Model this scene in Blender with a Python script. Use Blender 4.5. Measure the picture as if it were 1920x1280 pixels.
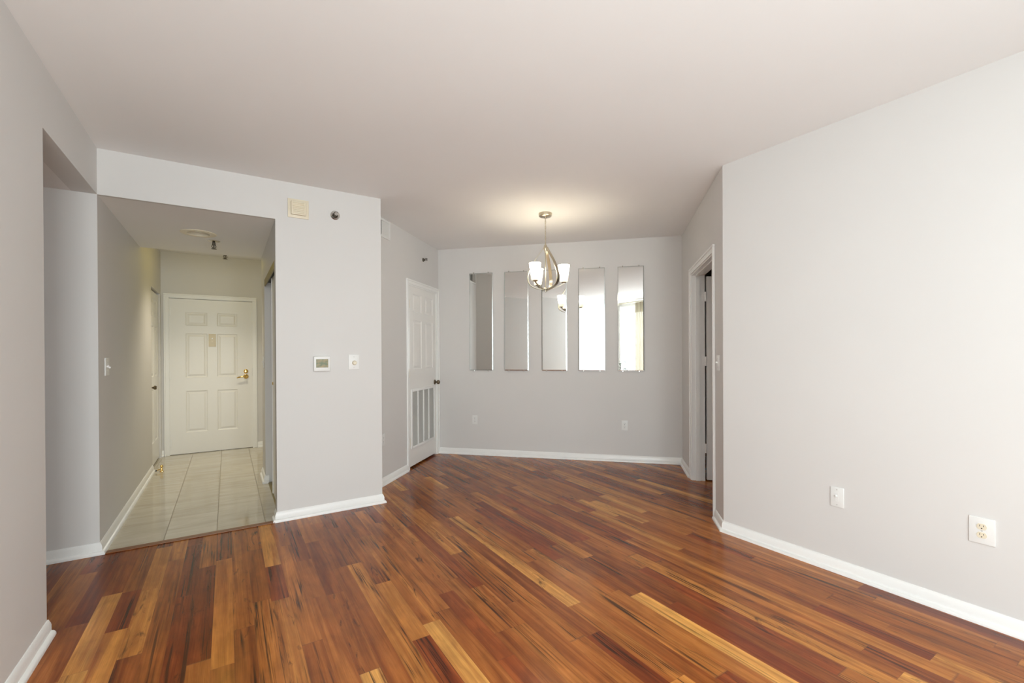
import bpy, bmesh, math, random
from mathutils import Matrix, Vector
R = math.radians
S2 = math.sqrt(2)
random.seed(7)
for o in list(bpy.data.objects):
    bpy.data.objects.remove(o)
SC = bpy.context.scene
COL = SC.collection

# ------------------------------------------------------------------ camera
# World: X runs along the thermostat wall to the right, Y runs down the hall, Z up (metres, floor = 0).
CAM_Z = 1.26
cd = bpy.data.cameras.new('camera')
cam = bpy.data.objects.new('camera', cd)
COL.objects.link(cam)
cd.sensor_fit = 'HORIZONTAL'
cd.sensor_width = 36.0
cd.lens = 844.41 / 1920 * 36
cd.shift_y = (664.52 - 640) / 1920
cd.clip_start = 0.02
cam.matrix_world = (Matrix.Translation((0.690, -3.808, CAM_Z)) @ Matrix.Rotation(R(-32.3), 4, 'Z')
                    @ Matrix.Rotation(math.pi / 2 - 0.00353, 4, 'X') @ Matrix.Rotation(-0.00483, 4, 'Z'))
SC.camera = cam

# ------------------------------------------------------------------ light and exposure
vs = SC.view_settings
SC.display_settings.display_device = 'sRGB'
vs.view_transform = 'Standard'
vs.look = 'None'
vs.exposure = 0.57
vs.gamma = 1.0
vs.use_curve_mapping = False

world = bpy.data.worlds.new('World')
SC.world = world
world.use_nodes = True
bg = world.node_tree.nodes['Background']
bg.inputs[0].default_value = (0.90, 0.95, 1.0, 1)
bg.inputs[1].default_value = 1.2

def area(name, loc, rot, sx, sy, power, color):
    l = bpy.data.lights.new(name, 'AREA')
    l.shape = 'RECTANGLE'
    l.size, l.size_y, l.energy, l.color = sx, sy, power, color
    o = bpy.data.objects.new(name, l)
    o.location, o.rotation_euler = loc, rot
    COL.objects.link(o)
    return o

def point(name, loc, power, color, r=0.03):
    l = bpy.data.lights.new(name, 'POINT')
    l.energy, l.color, l.shadow_soft_size = power, color, r
    o = bpy.data.objects.new(name, l)
    o.location = loc
    COL.objects.link(o)
    return o

WIN_Y = -4.60                                   # inner face of the window wall
area('daylight_window_left', (0.77, WIN_Y - 0.30, 1.22), (R(82), 0, 0), 1.40, 2.2, 120, (0.938, 0.968, 1.0))
area('daylight_window_right', (2.47, WIN_Y - 0.30, 1.22), (R(82), 0, 0), 2.0, 2.2, 19, (0.938, 0.968, 1.0))
sw_ = area('daylight_side_window', (-0.75, -4.25, 1.22), (R(84), 0, R(-57)), 1.3, 2.2, 3.0, (0.938, 0.968, 1.0))
sw_.data.spread = R(80)
point('vestibule_lamp_glow', (0.62, 2.15, 2.40), 1.4, (1.0, 0.78, 0.06), 0.08)
vl = bpy.data.lights.new('vestibule_lamp_light', 'SPOT')
vl.energy, vl.color, vl.shadow_soft_size, vl.spot_size, vl.spot_blend = 46, (1.0, 0.90, 0.70), 0.08, R(114), 1.0
vo = bpy.data.objects.new('vestibule_lamp_light', vl)
vo.location = (0.62, 2.15, 2.42)
COL.objects.link(vo)
CH = (3.219, -0.404)                            # chandelier axis
SHADES = [R(a - 32.3) for a in (352, 232, 112)]
for k, a in enumerate(SHADES):
    point('chandelier_bulb_light', (CH[0] + .17 * math.cos(a), CH[1] + .17 * math.sin(a), 2.02), 0.5, (1.0, 0.90, 0.74), 0.025)

# ------------------------------------------------------------------ main dimensions
H = 2.567          # ceiling
HL = 2.2755        # dropped ceiling in hall and side passage
RX = 3.634         # right wall plane
TH = 0.12          # wall thickness
E_ = Vector((2.9505, 1.5055, 0)); F_ = Vector((5.008, -0.552, 0)); G_ = Vector((RX, -1.926, 0))
END_Y = 3.205
# frame of each wall: a point on it and the turn that makes local +x run right along it and local -y face the room
FR = dict(entry=(Vector((0, 0, 0)), 0.0), left=(Vector((0, 0, 0)), R(90)), right=(G_, R(-90)),
          mirror=(E_, R(-45)), closet=(E_, R(45)), doorway=(F_, R(-135)), hall_end=(Vector((0, END_Y, 0)), 0.0),
          hall_right=(Vector((1.0, 0, 0)), R(-90)), window=(Vector((RX, WIN_Y, 0)), R(180)))

# ------------------------------------------------------------------ materials
def mat(name, col, rough=0.5, metal=0.0, **kw):
    m = bpy.data.materials.new(name)
    m.use_nodes = True
    p = m.node_tree.nodes['Principled BSDF']
    p.inputs['Base Color'].default_value = (*col, 1)
    p.inputs['Roughness'].default_value = rough
    p.inputs['Metallic'].default_value = metal
    for k, v in kw.items():
        p.inputs[k.replace('_', ' ')].default_value = v
    return m

def nodes(m):
    nt = m.node_tree
    return nt, nt.nodes, nt.links, nt.nodes['Principled BSDF']

def paint(name, col, rough, bump=0.02, scale=220, mottling=0.02):
    """rolled wall paint: faint orange-peel bump and barely visible tone variation"""
    m = mat(name, col, rough)
    nt, N, L, p = nodes(m)
    tc = N.new('ShaderNodeTexCoord')
    n1 = N.new('ShaderNodeTexNoise'); n1.inputs['Scale'].default_value = scale
    n2 = N.new('ShaderNodeTexNoise'); n2.inputs['Scale'].default_value = 1.7
    L.new(tc.outputs['Object'], n1.inputs['Vector']); L.new(tc.outputs['Object'], n2.inputs['Vector'])
    b = N.new('ShaderNodeBump'); b.inputs['Strength'].default_value = bump; b.inputs['Distance'].default_value = 0.002
    L.new(n1.outputs['Fac'], b.inputs['Height']); L.new(b.outputs['Normal'], p.inputs['Normal'])
    mr = N.new('ShaderNodeMapRange')
    mr.inputs['To Min'].default_value = 1 - mottling; mr.inputs['To Max'].default_value = 1 + mottling
    L.new(n2.outputs['Fac'], mr.inputs['Value'])
    mx = N.new('ShaderNodeVectorMath'); mx.operation = 'SCALE'; mx.inputs[0].default_value = col
    L.new(mr.outputs['Result'], mx.inputs['Scale']); L.new(mx.outputs['Vector'], p.inputs['Base Color'])
    return m

M = {}
M['wall'] = paint('wall_paint', (0.715, 0.700, 0.682), 0.6)
M['ceiling'] = paint('ceiling_paint', (0.88, 0.87, 0.86), 0.9, 0.03, 150)
M['trim'] = paint('trim_paint', (0.91, 0.91, 0.89), 0.28, 0.005)
M['door'] = paint('door_paint', (0.88, 0.87, 0.84), 0.35, 0.01)
M['plastic'] = mat('white_plastic', (0.83, 0.83, 0.81), 0.35)
M['almond'] = mat('almond_plastic', (0.80, 0.72, 0.56), 0.4)
M['dark'] = mat('dark_slot', (0.03, 0.028, 0.025), 0.6)
M['screw'] = mat('painted_screw', (0.62, 0.61, 0.58), 0.35, 0.3)
M['brass'] = mat('polished_brass', (0.80, 0.56, 0.20), 0.16, 1.0)
M['bronze'] = mat('antique_bronze', (0.20, 0.16, 0.11), 0.32, 1.0)
M['gold_track'] = mat('gold_anodised_track', (0.27, 0.22, 0.10), 0.45, 0.6)
M['nickel'] = mat('brushed_nickel', (0.52, 0.47, 0.37), 0.30, 1.0)
M['chrome'] = mat('chrome', (0.62, 0.60, 0.57), 0.2, 1.0)
M['dark_metal'] = mat('dark_metal', (0.14, 0.125, 0.10), 0.4, 0.8)
M['mirror'] = mat('mirror_silver', (0.86, 0.88, 0.87), 0.0, 1.0)
M['mirror_edge'] = mat('mirror_bevel', (0.72, 0.76, 0.75), 0.12, 0.9)
M['screen'] = None
M['grille'] = mat('grille_enamel', (0.70, 0.69, 0.66), 0.4)
M['rubber'] = mat('rubber', (0.05, 0.05, 0.05), 0.8)
M['leaf'] = mat('leaf_green', (0.035, 0.06, 0.02), 0.45)
M['bark'] = mat('bark', (0.07, 0.045, 0.03), 0.8)
M['pot'] = mat('glazed_pot', (0.10, 0.10, 0.11), 0.3)
M['threshold'] = mat('threshold_oak', (0.22, 0.075, 0.018), 0.3)

def make_glass():
    m = bpy.data.materials.new('window_glass'); m.use_nodes = True
    nt = m.node_tree; N, L = nt.nodes, nt.links
    N.remove(N['Principled BSDF'])
    t = N.new('ShaderNodeBsdfTransparent'); t.inputs[0].default_value = (0.95, 0.97, 0.96, 1)
    g = N.new('ShaderNodeBsdfGlossy'); g.inputs['Roughness'].default_value = 0.0
    mx = N.new('ShaderNodeMixShader'); mx.inputs[0].default_value = 0.06
    L.new(t.outputs[0], mx.inputs[1]); L.new(g.outputs[0], mx.inputs[2])
    L.new(mx.outputs[0], N['Material Output'].inputs[0])
    return m
M['glass'] = make_glass()

def make_sheer():
    m = bpy.data.materials.new('sheer_fabric'); m.use_nodes = True
    nt = m.node_tree; N, L = nt.nodes, nt.links
    N.remove(N['Principled BSDF'])
    d = N.new('ShaderNodeBsdfDiffuse'); d.inputs[0].default_value = (0.66, 0.60, 0.47, 1)
    t = N.new('ShaderNodeBsdfTranslucent'); t.inputs[0].default_value = (0.10, 0.085, 0.055, 1)
    a = N.new('ShaderNodeMixShader'); a.inputs[0].default_value = 0.5
    tr = N.new('ShaderNodeBsdfTransparent')
    b = N.new('ShaderNodeMixShader'); b.inputs[0].default_value = 0.03
    L.new(d.outputs[0], a.inputs[1]); L.new(t.outputs[0], a.inputs[2])
    L.new(a.outputs[0], b.inputs[1]); L.new(tr.outputs[0], b.inputs[2])
    L.new(b.outputs[0], N['Material Output'].inputs[0])
    return m
M['sheer'] = make_sheer()

def make_shade():
    """opal glass of a lit lamp: glows, brightest near the bulb at the rim half, creamier at the foot"""
    m = mat('opal_glass', (0.9, 0.88, 0.8), 0.3)
    nt, N, L, p = nodes(m)
    tc = N.new('ShaderNodeTexCoord'); sx = N.new('ShaderNodeSeparateXYZ')
    L.new(tc.outputs['Generated'], sx.inputs[0])
    cr = N.new('ShaderNodeValToRGB')
    cr.color_ramp.elements[0].position = 0.0; cr.color_ramp.elements[0].color = (0.84, 0.74, 0.50, 1)
    cr.color_ramp.elements[1].position = 0.55; cr.color_ramp.elements[1].color = (1.0, 0.90, 0.74, 1)
    L.new(sx.outputs['Z'], cr.inputs[0]); L.new(cr.outputs[0], p.inputs['Emission Color'])
    mr = N.new('ShaderNodeMapRange'); mr.inputs['From Min'].default_value = 0.22; mr.inputs['From Max'].default_value = 0.8
    mr.inputs['To Min'].default_value = 0.80; mr.inputs['To Max'].default_value = 10.0
    L.new(sx.outputs['Z'], mr.inputs['Value']); L.new(mr.outputs[0], p.inputs['Emission Strength'])
    return m
M['shade'] = make_shade()

def emit(name, col, s):
    m = mat(name, col, 0.4)
    p = m.node_tree.nodes['Principled BSDF']
    p.inputs['Emission Color'].default_value = (*col, 1); p.inputs['Emission Strength'].default_value = s
    return m
M['dome'] = emit('lit_dome', (1.0, 0.82, 0.45), 1.6)
M['bulb_off'] = mat('frosted_bulb', (0.75, 0.72, 0.62), 0.3)

def make_screen():
    m = mat('liquid_crystal_screen', (0.20, 0.22, 0.12), 0.25)
    nt, N, L, p = nodes(m)
    tc = N.new('ShaderNodeTexCoord'); n = N.new('ShaderNodeTexNoise'); n.inputs['Scale'].default_value = 3.2
    n.inputs['Detail'].default_value = 1.0
    L.new(tc.outputs['Generated'], n.inputs['Vector'])
    cr = N.new('ShaderNodeValToRGB')
    cr.color_ramp.elements[0].position = 0.35; cr.color_ramp.elements[0].color = (0.15, 0.18, 0.09, 1)
    cr.color_ramp.elements[1].position = 0.68; cr.color_ramp.elements[1].color = (0.36, 0.28, 0.13, 1)
    L.new(n.outputs['Fac'], cr.inputs[0]); L.new(cr.outputs[0], p.inputs['Base Color'])
    return m
M['screen'] = make_screen()

class NG:
    """small helper for building node maths"""
    def __init__(s, m):
        s.nt, s.N, s.L, s.p = nodes(m)
    def put(s, sock, v):
        if hasattr(v, 'is_output') or isinstance(v, bpy.types.NodeSocket): s.L.new(v, sock)
        else: sock.default_value = v
    def m(s, op, a, b=0.0, c=0.0):
        n = s.N.new('ShaderNodeMath'); n.operation = op
        s.put(n.inputs[0], a); s.put(n.inputs[1], b); s.put(n.inputs[2], c)
        return n.outputs[0]
    def xyz(s, x, y, z=0.0):
        n = s.N.new('ShaderNodeCombineXYZ')
        s.put(n.inputs[0], x); s.put(n.inputs[1], y); s.put(n.inputs[2], z)
        return n.outputs[0]
    def white(s, v):
        n = s.N.new('ShaderNodeTexWhiteNoise'); n.noise_dimensions = '3D'
        s.L.new(v, n.inputs['Vector'])
        return n.outputs['Value'], n.outputs['Color']
    def noise(s, v, scale=1.0, detail=2.0, rough=0.5, dist=0.0):
        n = s.N.new('ShaderNodeTexNoise')
        n.inputs['Scale'].default_value = scale; n.inputs['Detail'].default_value = detail
        n.inputs['Roughness'].default_value = rough; n.inputs['Distortion'].default_value = dist
        s.L.new(v, n.inputs['Vector'])
        return n.outputs['Fac']
    def ramp(s, v, stops, interp='LINEAR'):
        n = s.N.new('ShaderNodeValToRGB'); cr = n.color_ramp; cr.interpolation = interp
        while len(cr.elements) < len(stops): cr.elements.new(0.5)
        for e, (pos, c) in zip(cr.elements, stops):
            e.position = pos; e.color = (*c, 1)
        s.put(n.inputs[0], v)
        return n.outputs[0]
    def rng(s, v, a, b, c=0.0, d=1.0):
        n = s.N.new('ShaderNodeMapRange')
        s.put(n.inputs['Value'], v)
        for k, x in zip(('From Min', 'From Max', 'To Min', 'To Max'), (a, b, c, d)): n.inputs[k].default_value = x
        return n.outputs[0]
    def mix(s, f, a, b, mode='MIX'):
        n = s.N.new('ShaderNodeMix'); n.data_type = 'RGBA'; n.blend_type = mode
        s.put(n.inputs[0], f)
        for i, x in ((6, a), (7, b)):
            if isinstance(x, tuple): n.inputs[i].default_value = (*x, 1)
            else: s.L.new(x, n.inputs[i])
        return n.outputs[2]

def make_wood():
    m = mat('tigerwood_strip_floor', (0.3, 0.1, 0.03), 0.2)
    g = NG(m)
    tc = g.N.new('ShaderNodeTexCoord'); sx = g.N.new('ShaderNodeSeparateXYZ')
    g.L.new(tc.outputs['Object'], sx.inputs[0])
    x, y = sx.outputs[0], sx.outputs[1]
    W = 0.0825
    xr = g.m('DIVIDE', g.m('ADD', x, 8.25 + 0.035), W)
    row = g.m('FLOOR', xr)
    fx = g.m('FRACT', xr)
    rr, rc = g.white(g.xyz(row, 3.7, 1.3))
    sc = g.N.new('ShaderNodeSeparateColor'); g.L.new(rc, sc.inputs[0])
    ln = g.m('MULTIPLY_ADD', sc.outputs[1], 0.55, 0.62)
    t = g.m('DIVIDE', g.m('MULTIPLY_ADD', rr, 9.0, g.m('ADD', y, 20)), ln)
    tw = g.m('ADD', t, g.m('MULTIPLY', g.m('SINE', g.m('MULTIPLY_ADD', t, 2.3, g.m('MULTIPLY', sc.outputs[2], 9.0))), 0.30))
    idx = g.m('FLOOR', tw); fy = g.m('FRACT', tw)
    b1, bc = g.white(g.xyz(row, idx, 5.1))
    sb = g.N.new('ShaderNodeSeparateColor'); g.L.new(bc, sb.inputs[0])
    r2, r3, r4 = sb.outputs[0], sb.outputs[1], sb.outputs[2]
    shift = g.m('MULTIPLY', b1, 37.0)
    base = g.ramp(b1, [(0.0, (0.175, 0.034, 0.008)), (0.14, (0.240, 0.048, 0.011)), (0.30, (0.240, 0.062, 0.014)), (0.55, (0.320, 0.092, 0.019)),
                       (0.80, (0.390, 0.124, 0.025)), (0.93, (0.48, 0.176, 0.037)), (1.0, (0.60, 0.260, 0.064))])
    # soft long figure inside each board: lighter sapwood and redder heart bands
    v1 = g.xyz(g.m('MULTIPLY', x, 24.0), g.m('MULTIPLY_ADD', y, 0.9, shift), g.m('MULTIPLY', r2, 50.0))
    fig = g.noise(v1, 1.0, 3.0, 0.6, 0.7)
    f1 = g.rng(fig, 0.25, 0.75, 0.58, 1.50); f2 = g.rng(fig, 0.25, 0.75, 0.44, 1.78)
    col = g.mix(1.0, base, g.xyz(f1, f2, f2), 'MULTIPLY')
    # cloudy brown blotches
    v5 = g.xyz(g.m('MULTIPLY', x, 13.0), g.m('MULTIPLY_ADD', y, 5.0, shift), g.m('MULTIPLY', r2, 21.0))
    cl = g.rng(g.noise(v5, 1.0, 3.0, 0.6, 0.5), 0.30, 0.70, 0.80, 1.16)
    col = g.mix(1.0, col, g.xyz(cl, cl, cl), 'MULTIPLY')
    # fine straight grain
    v2 = g.xyz(g.m('MULTIPLY', x, 320.0), g.m('MULTIPLY_ADD', y, 7.0, shift), 0.0)
    gr = g.rng(g.noise(v2, 1.0, 2.0), 0.3, 0.7, 0.88, 1.10)
    col = g.mix(1.0, col, g.xyz(gr, gr, gr), 'MULTIPLY')
    # tiger stripes: bundles of narrow dark lines along some boards, smudges on others
    v3 = g.xyz(g.m('MULTIPLY', x, 95.0), g.m('MULTIPLY_ADD', y, 1.3, shift), g.m('MULTIPLY', r3, 30.0))
    st = g.rng(g.noise(v3, 1.0, 2.0, 0.5, 0.9), 0.50, 0.60)
    v6 = g.xyz(g.m('MULTIPLY', x, 16.0), g.m('MULTIPLY_ADD', y, 1.6, shift), g.m('MULTIPLY', r4, 17.0))
    st = g.m('MULTIPLY', st, g.rng(g.noise(v6, 1.0, 2.0, 0.5, 0.8), 0.46, 0.60))
    st = g.m('MULTIPLY', st, g.rng(r3, 0.38, 0.62, 0.0, 0.90))
    v4 = g.xyz(g.m('MULTIPLY', x, 24.0), g.m('MULTIPLY_ADD', y, 3.6, shift), g.m('MULTIPLY', r4, 30.0))
    bl = g.rng(g.noise(v4, 1.0, 4.0, 0.65, 1.6), 0.58, 0.70)
    bl = g.m('MULTIPLY', bl, g.rng(r4, 0.50, 0.72, 0.0, 0.78))
    dk = g.m('MAXIMUM', st, bl)
    col = g.mix(dk, col, (0.030, 0.013, 0.006))
    # joints
    ex = g.m('ABSOLUTE', g.m('SUBTRACT', fx, 0.5)); ey = g.m('ABSOLUTE', g.m('SUBTRACT', fy, 0.5))
    jx = g.rng(ex, 0.488, 0.497); jy = g.rng(ey, 0.4978, 0.4992)
    jt = g.m('MAXIMUM', jx, jy)
    col = g.mix(g.m('MULTIPLY', jt, 0.45), col, (0.13, 0.050, 0.022))
    g.L.new(col, g.p.inputs['Base Color'])
    rg = g.rng(g.noise(g.xyz(x, y, 0.0), 2.6, 3.0), 0.3, 0.7, 0.17, 0.27)
    g.L.new(rg, g.p.inputs['Roughness'])
    bp = g.N.new('ShaderNodeBump'); bp.inputs['Strength'].default_value = 0.12; bp.inputs['Distance'].default_value = 0.0008
    hh = g.m('SUBTRACT', g.m('MULTIPLY', g.noise(g.xyz(g.m('MULTIPLY', x, 9.0), g.m('MULTIPLY', y, 2.0), 0.0), 1.0, 2.0), 0.5), jt)
    g.L.new(hh, bp.inputs['Height']); g.L.new(bp.outputs[0], g.p.inputs['Normal'])
    g.p.inputs['Specular IOR Level'].default_value = 0.30
    return m
M['wood'] = make_wood()

def make_tile():
    m = mat('polished_marble_tile', (0.5, 0.46, 0.37), 0.08)
    g = NG(m)
    tc = g.N.new('ShaderNodeTexCoord'); sx = g.N.new('ShaderNodeSeparateXYZ')
    g.L.new(tc.outputs['Object'], sx.inputs[0])
    x, y = sx.outputs[0], sx.outputs[1]
    W, Ln = 0.3045, 0.609
    xr = g.m('DIVIDE', g.m('ADD', x, 3.045 - 0.316), W); row = g.m('FLOOR', xr)
    yr = g.m('DIVIDE', g.m('ADD', g.m('ADD', y, 6.09 - 0.52), g.m('MULTIPLY', g.m('MODULO', row, 2.0), 0.14)), Ln)
    idx = g.m('FLOOR', yr)
    b1, bc = g.white(g.xyz(row, idx, 2.2))
    vein = g.noise(g.xyz(g.m('MULTIPLY_ADD', b1, 9.0, g.m('MULTIPLY', x, 2.4)), g.m('MULTIPLY_ADD', y, 11.0, g.m('MULTIPLY', b1, 30.0)), b1), 1.0, 4.0, 0.55, 0.8)
    col = g.ramp(vein, [(0.28, (0.50, 0.445, 0.335)), (0.5, (0.575, 0.525, 0.415)), (0.72, (0.64, 0.595, 0.49))])
    tone = g.rng(b1, 0, 1, 0.94, 1.05)
    col = g.mix(1.0, col, g.xyz(tone, tone, tone), 'MULTIPLY')
    ex = g.rng(g.m('ABSOLUTE', g.m('SUBTRACT', g.m('FRACT', xr), 0.5)), 0.4905, 0.4940)
    ey = g.m('MULTIPLY', g.rng(g.m('ABSOLUTE', g.m('SUBTRACT', g.m('FRACT', yr), 0.5)), 0.4965, 0.498), 0.35)
    jt = g.m('MAXIMUM', ex, ey)
    col = g.mix(g.m('MULTIPLY', jt, 0.75), col, (0.19, 0.155, 0.10))
    g.L.new(col, g.p.inputs['Base Color'])
    g.L.new(g.m('MULTIPLY_ADD', jt, 0.5, 0.05), g.p.inputs['Roughness'])
    g.p.inputs['Specular IOR Level'].default_value = 0.75
    return m
M['tile'] = make_tile()

# ------------------------------------------------------------------ mesh helpers
class MB:
    def __init__(s):
        s.b = bmesh.new()
    def box(s, x0, x1, y0, y1, z0, z1, bev=0.0, seg=2, rot=None):
        r = bmesh.ops.create_cube(s.b, size=1.0)
        mt = Matrix.Translation(((x0 + x1) / 2, (y0 + y1) / 2, (z0 + z1) / 2))
        if rot: mt = mt @ rot
        bmesh.ops.transform(s.b, matrix=mt @ Matrix.Diagonal((x1 - x0, y1 - y0, z1 - z0, 1)), verts=r['verts'])
        if bev:
            ed = {e for v in r['verts'] for e in v.link_edges}
            bmesh.ops.bevel(s.b, geom=list(ed), offset=bev, segments=seg, affect='EDGES', profile=0.5)
        return s
    def prism(s, pts, z0, z1):
        a = [s.b.verts.new((p[0], p[1], z0)) for p in pts]; c = [s.b.verts.new((p[0], p[1], z1)) for p in pts]
        n = len(pts)
        s.b.faces.new(a[::-1]); s.b.faces.new(c)
        for i in range(n): s.b.faces.new((a[i], a[(i + 1) % n], c[(i + 1) % n], c[i]))
        return s
    def lathe(s, prof, n=32, mt=None, cap0=False, cap1=False):
        """prof: (radius, height) list turned about local z, then moved by mt"""
        mt = mt or Matrix()
        rings = []
        for r, z in prof:
            if r < 1e-6: rings.append([s.b.verts.new(mt @ Vector((0, 0, z)))])
            else: rings.append([s.b.verts.new(mt @ Vector((r * math.cos(2 * math.pi * i / n), r * math.sin(2 * math.pi * i / n), z))) for i in range(n)])
        for a, c in zip(rings, rings[1:]):
            for i in range(n):
                j = (i + 1) % n
                if len(a) == 1 and len(c) == 1: continue
                if len(a) == 1: s.b.faces.new((a[0], c[j], c[i]))
                elif len(c) == 1: s.b.faces.new((a[i], a[j], c[0]))
                else: s.b.faces.new((a[i], a[j], c[j], c[i]))
        if cap0 and len(rings[0]) > 1: s.b.faces.new(rings[0][::-1])
        if cap1 and len(rings[-1]) > 1: s.b.faces.new(rings[-1])
        return s
    def tube(s, pts, rad, n=10, caps=True):
        pts = [Vector(p) for p in pts]
        rads = rad if isinstance(rad, (list, tuple)) else [rad] * len(pts)
        rings = []; up = None
        for i, p in enumerate(pts):
            d = (pts[min(i + 1, len(pts) - 1)] - pts[max(i - 1, 0)]).normalized()
            if up is None: up = Vector((0, 0, 1)) if abs(d.z) < 0.9 else Vector((1, 0, 0))
            sd = d.cross(up).normalized(); up = sd.cross(d).normalized()
            rings.append([s.b.verts.new(p + (sd * math.cos(2 * math.pi * k / n) + up * math.sin(2 * math.pi * k / n)) * rads[i]) for k in range(n)])
        for a, c in zip(rings, rings[1:]):
            for i in range(n): s.b.faces.new((a[i], a[(i + 1) % n], c[(i + 1) % n], c[i]))
        if caps: s.b.faces.new(rings[0][::-1]); s.b.faces.new(rings[-1])
        return s
    def strap(s, pts, side, w, t):
        """flat band: width w along 'side', thickness t across it"""
        pts = [Vector(p) for p in pts]; side = Vector(side).normalized(); rings = []
        for i, p in enumerate(pts):
            d = (pts[min(i + 1, len(pts) - 1)] - pts[max(i - 1, 0)]).normalized()
            nn = d.cross(side).normalized()
            rings.append([s.b.verts.new(p + side * a * w / 2 + nn * c * t / 2) for a, c in ((-1, -1), (1, -1), (1, 1), (-1, 1))])
        for a, c in zip(rings, rings[1:]):
            for i in range(4): s.b.faces.new((a[i], a[(i + 1) % 4], c[(i + 1) % 4], c[i]))
        s.b.faces.new(rings[0][::-1]); s.b.faces.new(rings[-1])
        return s
    def sphere(s, c, r, sz=(1, 1, 1), n=16):
        q = bmesh.ops.create_uvsphere(s.b, u_segments=n, v_segments=max(8, n // 2), radius=r)
        bmesh.ops.transform(s.b, matrix=Matrix.Translation(c) @ Matrix.Diagonal((*sz, 1)), verts=q['verts'])
        return s
    def build(s, name, m, parent=None, smooth=False):
        bmesh.ops.recalc_face_normals(s.b, faces=s.b.faces[:])
        me = bpy.data.meshes.new(name)
        s.b.to_mesh(me); s.b.free()
        o = bpy.data.objects.new(name, me)
        COL.objects.link(o)
        if m: me.materials.append(m)
        if smooth:
            me.polygons.foreach_set('use_smooth', [True] * len(me.polygons))
            try: me.set_sharp_from_angle(angle=R(38))
            except Exception: pass
        if parent: o.parent = parent
        return o

def tag(o, label, cat, group=None, kind=None):
    o['label'] = label; o['category'] = cat
    if group: o['group'] = group
    if kind: o['kind'] = kind
    return o

def struct(o, label, cat):
    return tag(o, label, cat, kind='structure')

def at(name, frame, x, z, y=0.0, spin=0.0):
    """an Empty on a wall; local +x right along the wall, local -y out into the room"""
    p0, rz = FR[frame]
    o = bpy.data.objects.new(name, None)
    o.empty_display_size = 0.05
    COL.objects.link(o)
    o.location = p0 + Matrix.Rotation(rz, 3, 'Z') @ Vector((x, y, 0)) + Vector((0, 0, z))
    o.rotation_euler = (0, 0, rz)
    return o

def empty(name, loc, rz=0.0):
    o = bpy.data.objects.new(name, None)
    o.empty_display_size = 0.05
    COL.objects.link(o)
    o.location = loc; o.rotation_euler = (0, 0, rz)
    return o

OUT = Matrix.Rotation(R(90), 4, 'X')      # turns local z to local -y: lathes that stick out of a wall
def out(x, z, y=0.0): return Matrix.Translation((x, y, z)) @ OUT
def wallpt(frame, x, y=0.0):
    p0, rz = FR[frame]
    return p0 + Matrix.Rotation(rz, 3, 'Z') @ Vector((x, y, 0))

def copy_tree(o, parent=None):
    c = o.copy(); COL.objects.link(c)
    if parent: c.parent = parent
    for ch in list(o.children): copy_tree(ch, c)
    return c

# ------------------------------------------------------------------ floor, ceiling, walls
fl = MB().prism([(-1.9, -3.2), (-TH, -3.2), (-TH, WIN_Y - .1), (RX + .1, WIN_Y - .1), (RX + .1, -2.0), (6.6, -2.0), (6.6, 0.2), (5.1, -.4), (2.95, 1.75), (1.72, 1.65), (1.72, 0.0), (-1.9, 0.0)], -0.12, 0.0).build('floor', M['wood'])
struct(fl, 'glossy reddish-brown striped hardwood strip floor of the main room', 'floor')
tf = MB().box(-0.12, 1.72, 0.0, END_Y + .05, -0.12, 0.0).build('floor_hall', M['tile'])
struct(tf, 'polished cream stone tile floor of the entry hall', 'floor')

ce = MB().prism([(-TH, WIN_Y - .2), (RX + TH, WIN_Y - .2), (RX + TH, -2.0), (6.6, -2.0), (6.6, 0.2), (5.1, -.3), (2.95, 1.75), (1.73, 1.65), (0.99, 1.65), (0.99, TH), (-TH, TH)], H, H + .12).build('ceiling', M['ceiling'])
struct(ce, 'smooth off-white ceiling of the main room', 'ceiling')

def slab_with_hole(x0, x1, y0, y1, z0, z1, cx, cy, r, q, n=32):
    mb = MB(); b = mb.b
    circ, sq = [], []
    for i in range(n):
        a = 2 * math.pi * (i + .5) / n; c, s = math.cos(a), math.sin(a); k = q / max(abs(c), abs(s))
        circ.append((cx + r * c, cy + r * s)); sq.append((cx + k * c, cy + k * s))
    V = lambda p, z: b.verts.new((p[0], p[1], z))
    a0 = [V(p, z0) for p in circ]; s0 = [V(p, z0) for p in sq]; a1 = [V(p, z1) for p in circ]
    for i in range(n):
        j = (i + 1) % n
        b.faces.new((a0[i], a0[j], s0[j], s0[i])); b.faces.new((a0[i], a0[j], a1[j], a1[i]))
    # square corners
    for sx, sy in ((1, 1), (-1, 1), (-1, -1), (1, -1)):
        near = sorted(range(n), key=lambda i: -(sx * (sq[i][0] - cx) + sy * (sq[i][1] - cy)))[:2]
        b.faces.new((s0[near[0]], s0[near[1]], V((cx + sx * q, cy + sy * q), z0)))
    def rect(a, c, d, e):
        if c > a and e > d: b.faces.new([V(p, z0) for p in ((a, d), (c, d), (c, e), (a, e))])
    rect(x0, cx - q, y0, y1); rect(cx + q, x1, y0, y1); rect(cx - q, cx + q, y0, cy - q); rect(cx - q, cx + q, cy + q, y1)
    for p in (((x0, y0), (x1, y0)), ((x1, y0), (x1, y1)), ((x1, y1), (x0, y1)), ((x0, y1), (x0, y0))):
        b.faces.new((V(p[0], z0), V(p[1], z0), V(p[1], z1), V(p[0], z1)))
    b.faces.new([V(p, z1) for p in ((x0, y0), (x1, y0), (x1, y1), (x0, y1))])
    return mb
SOF_Y = 1.66
LAMP = (0.492, 0.783)
sf = slab_with_hole(0.0, 1.0, 0.03, SOF_Y, HL, H, LAMP[0], LAMP[1], 0.085, 0.12).build('ceiling_hall', M['ceiling'])
struct(sf, 'lowered ceiling over the near half of the entry hall', 'ceiling')
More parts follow.
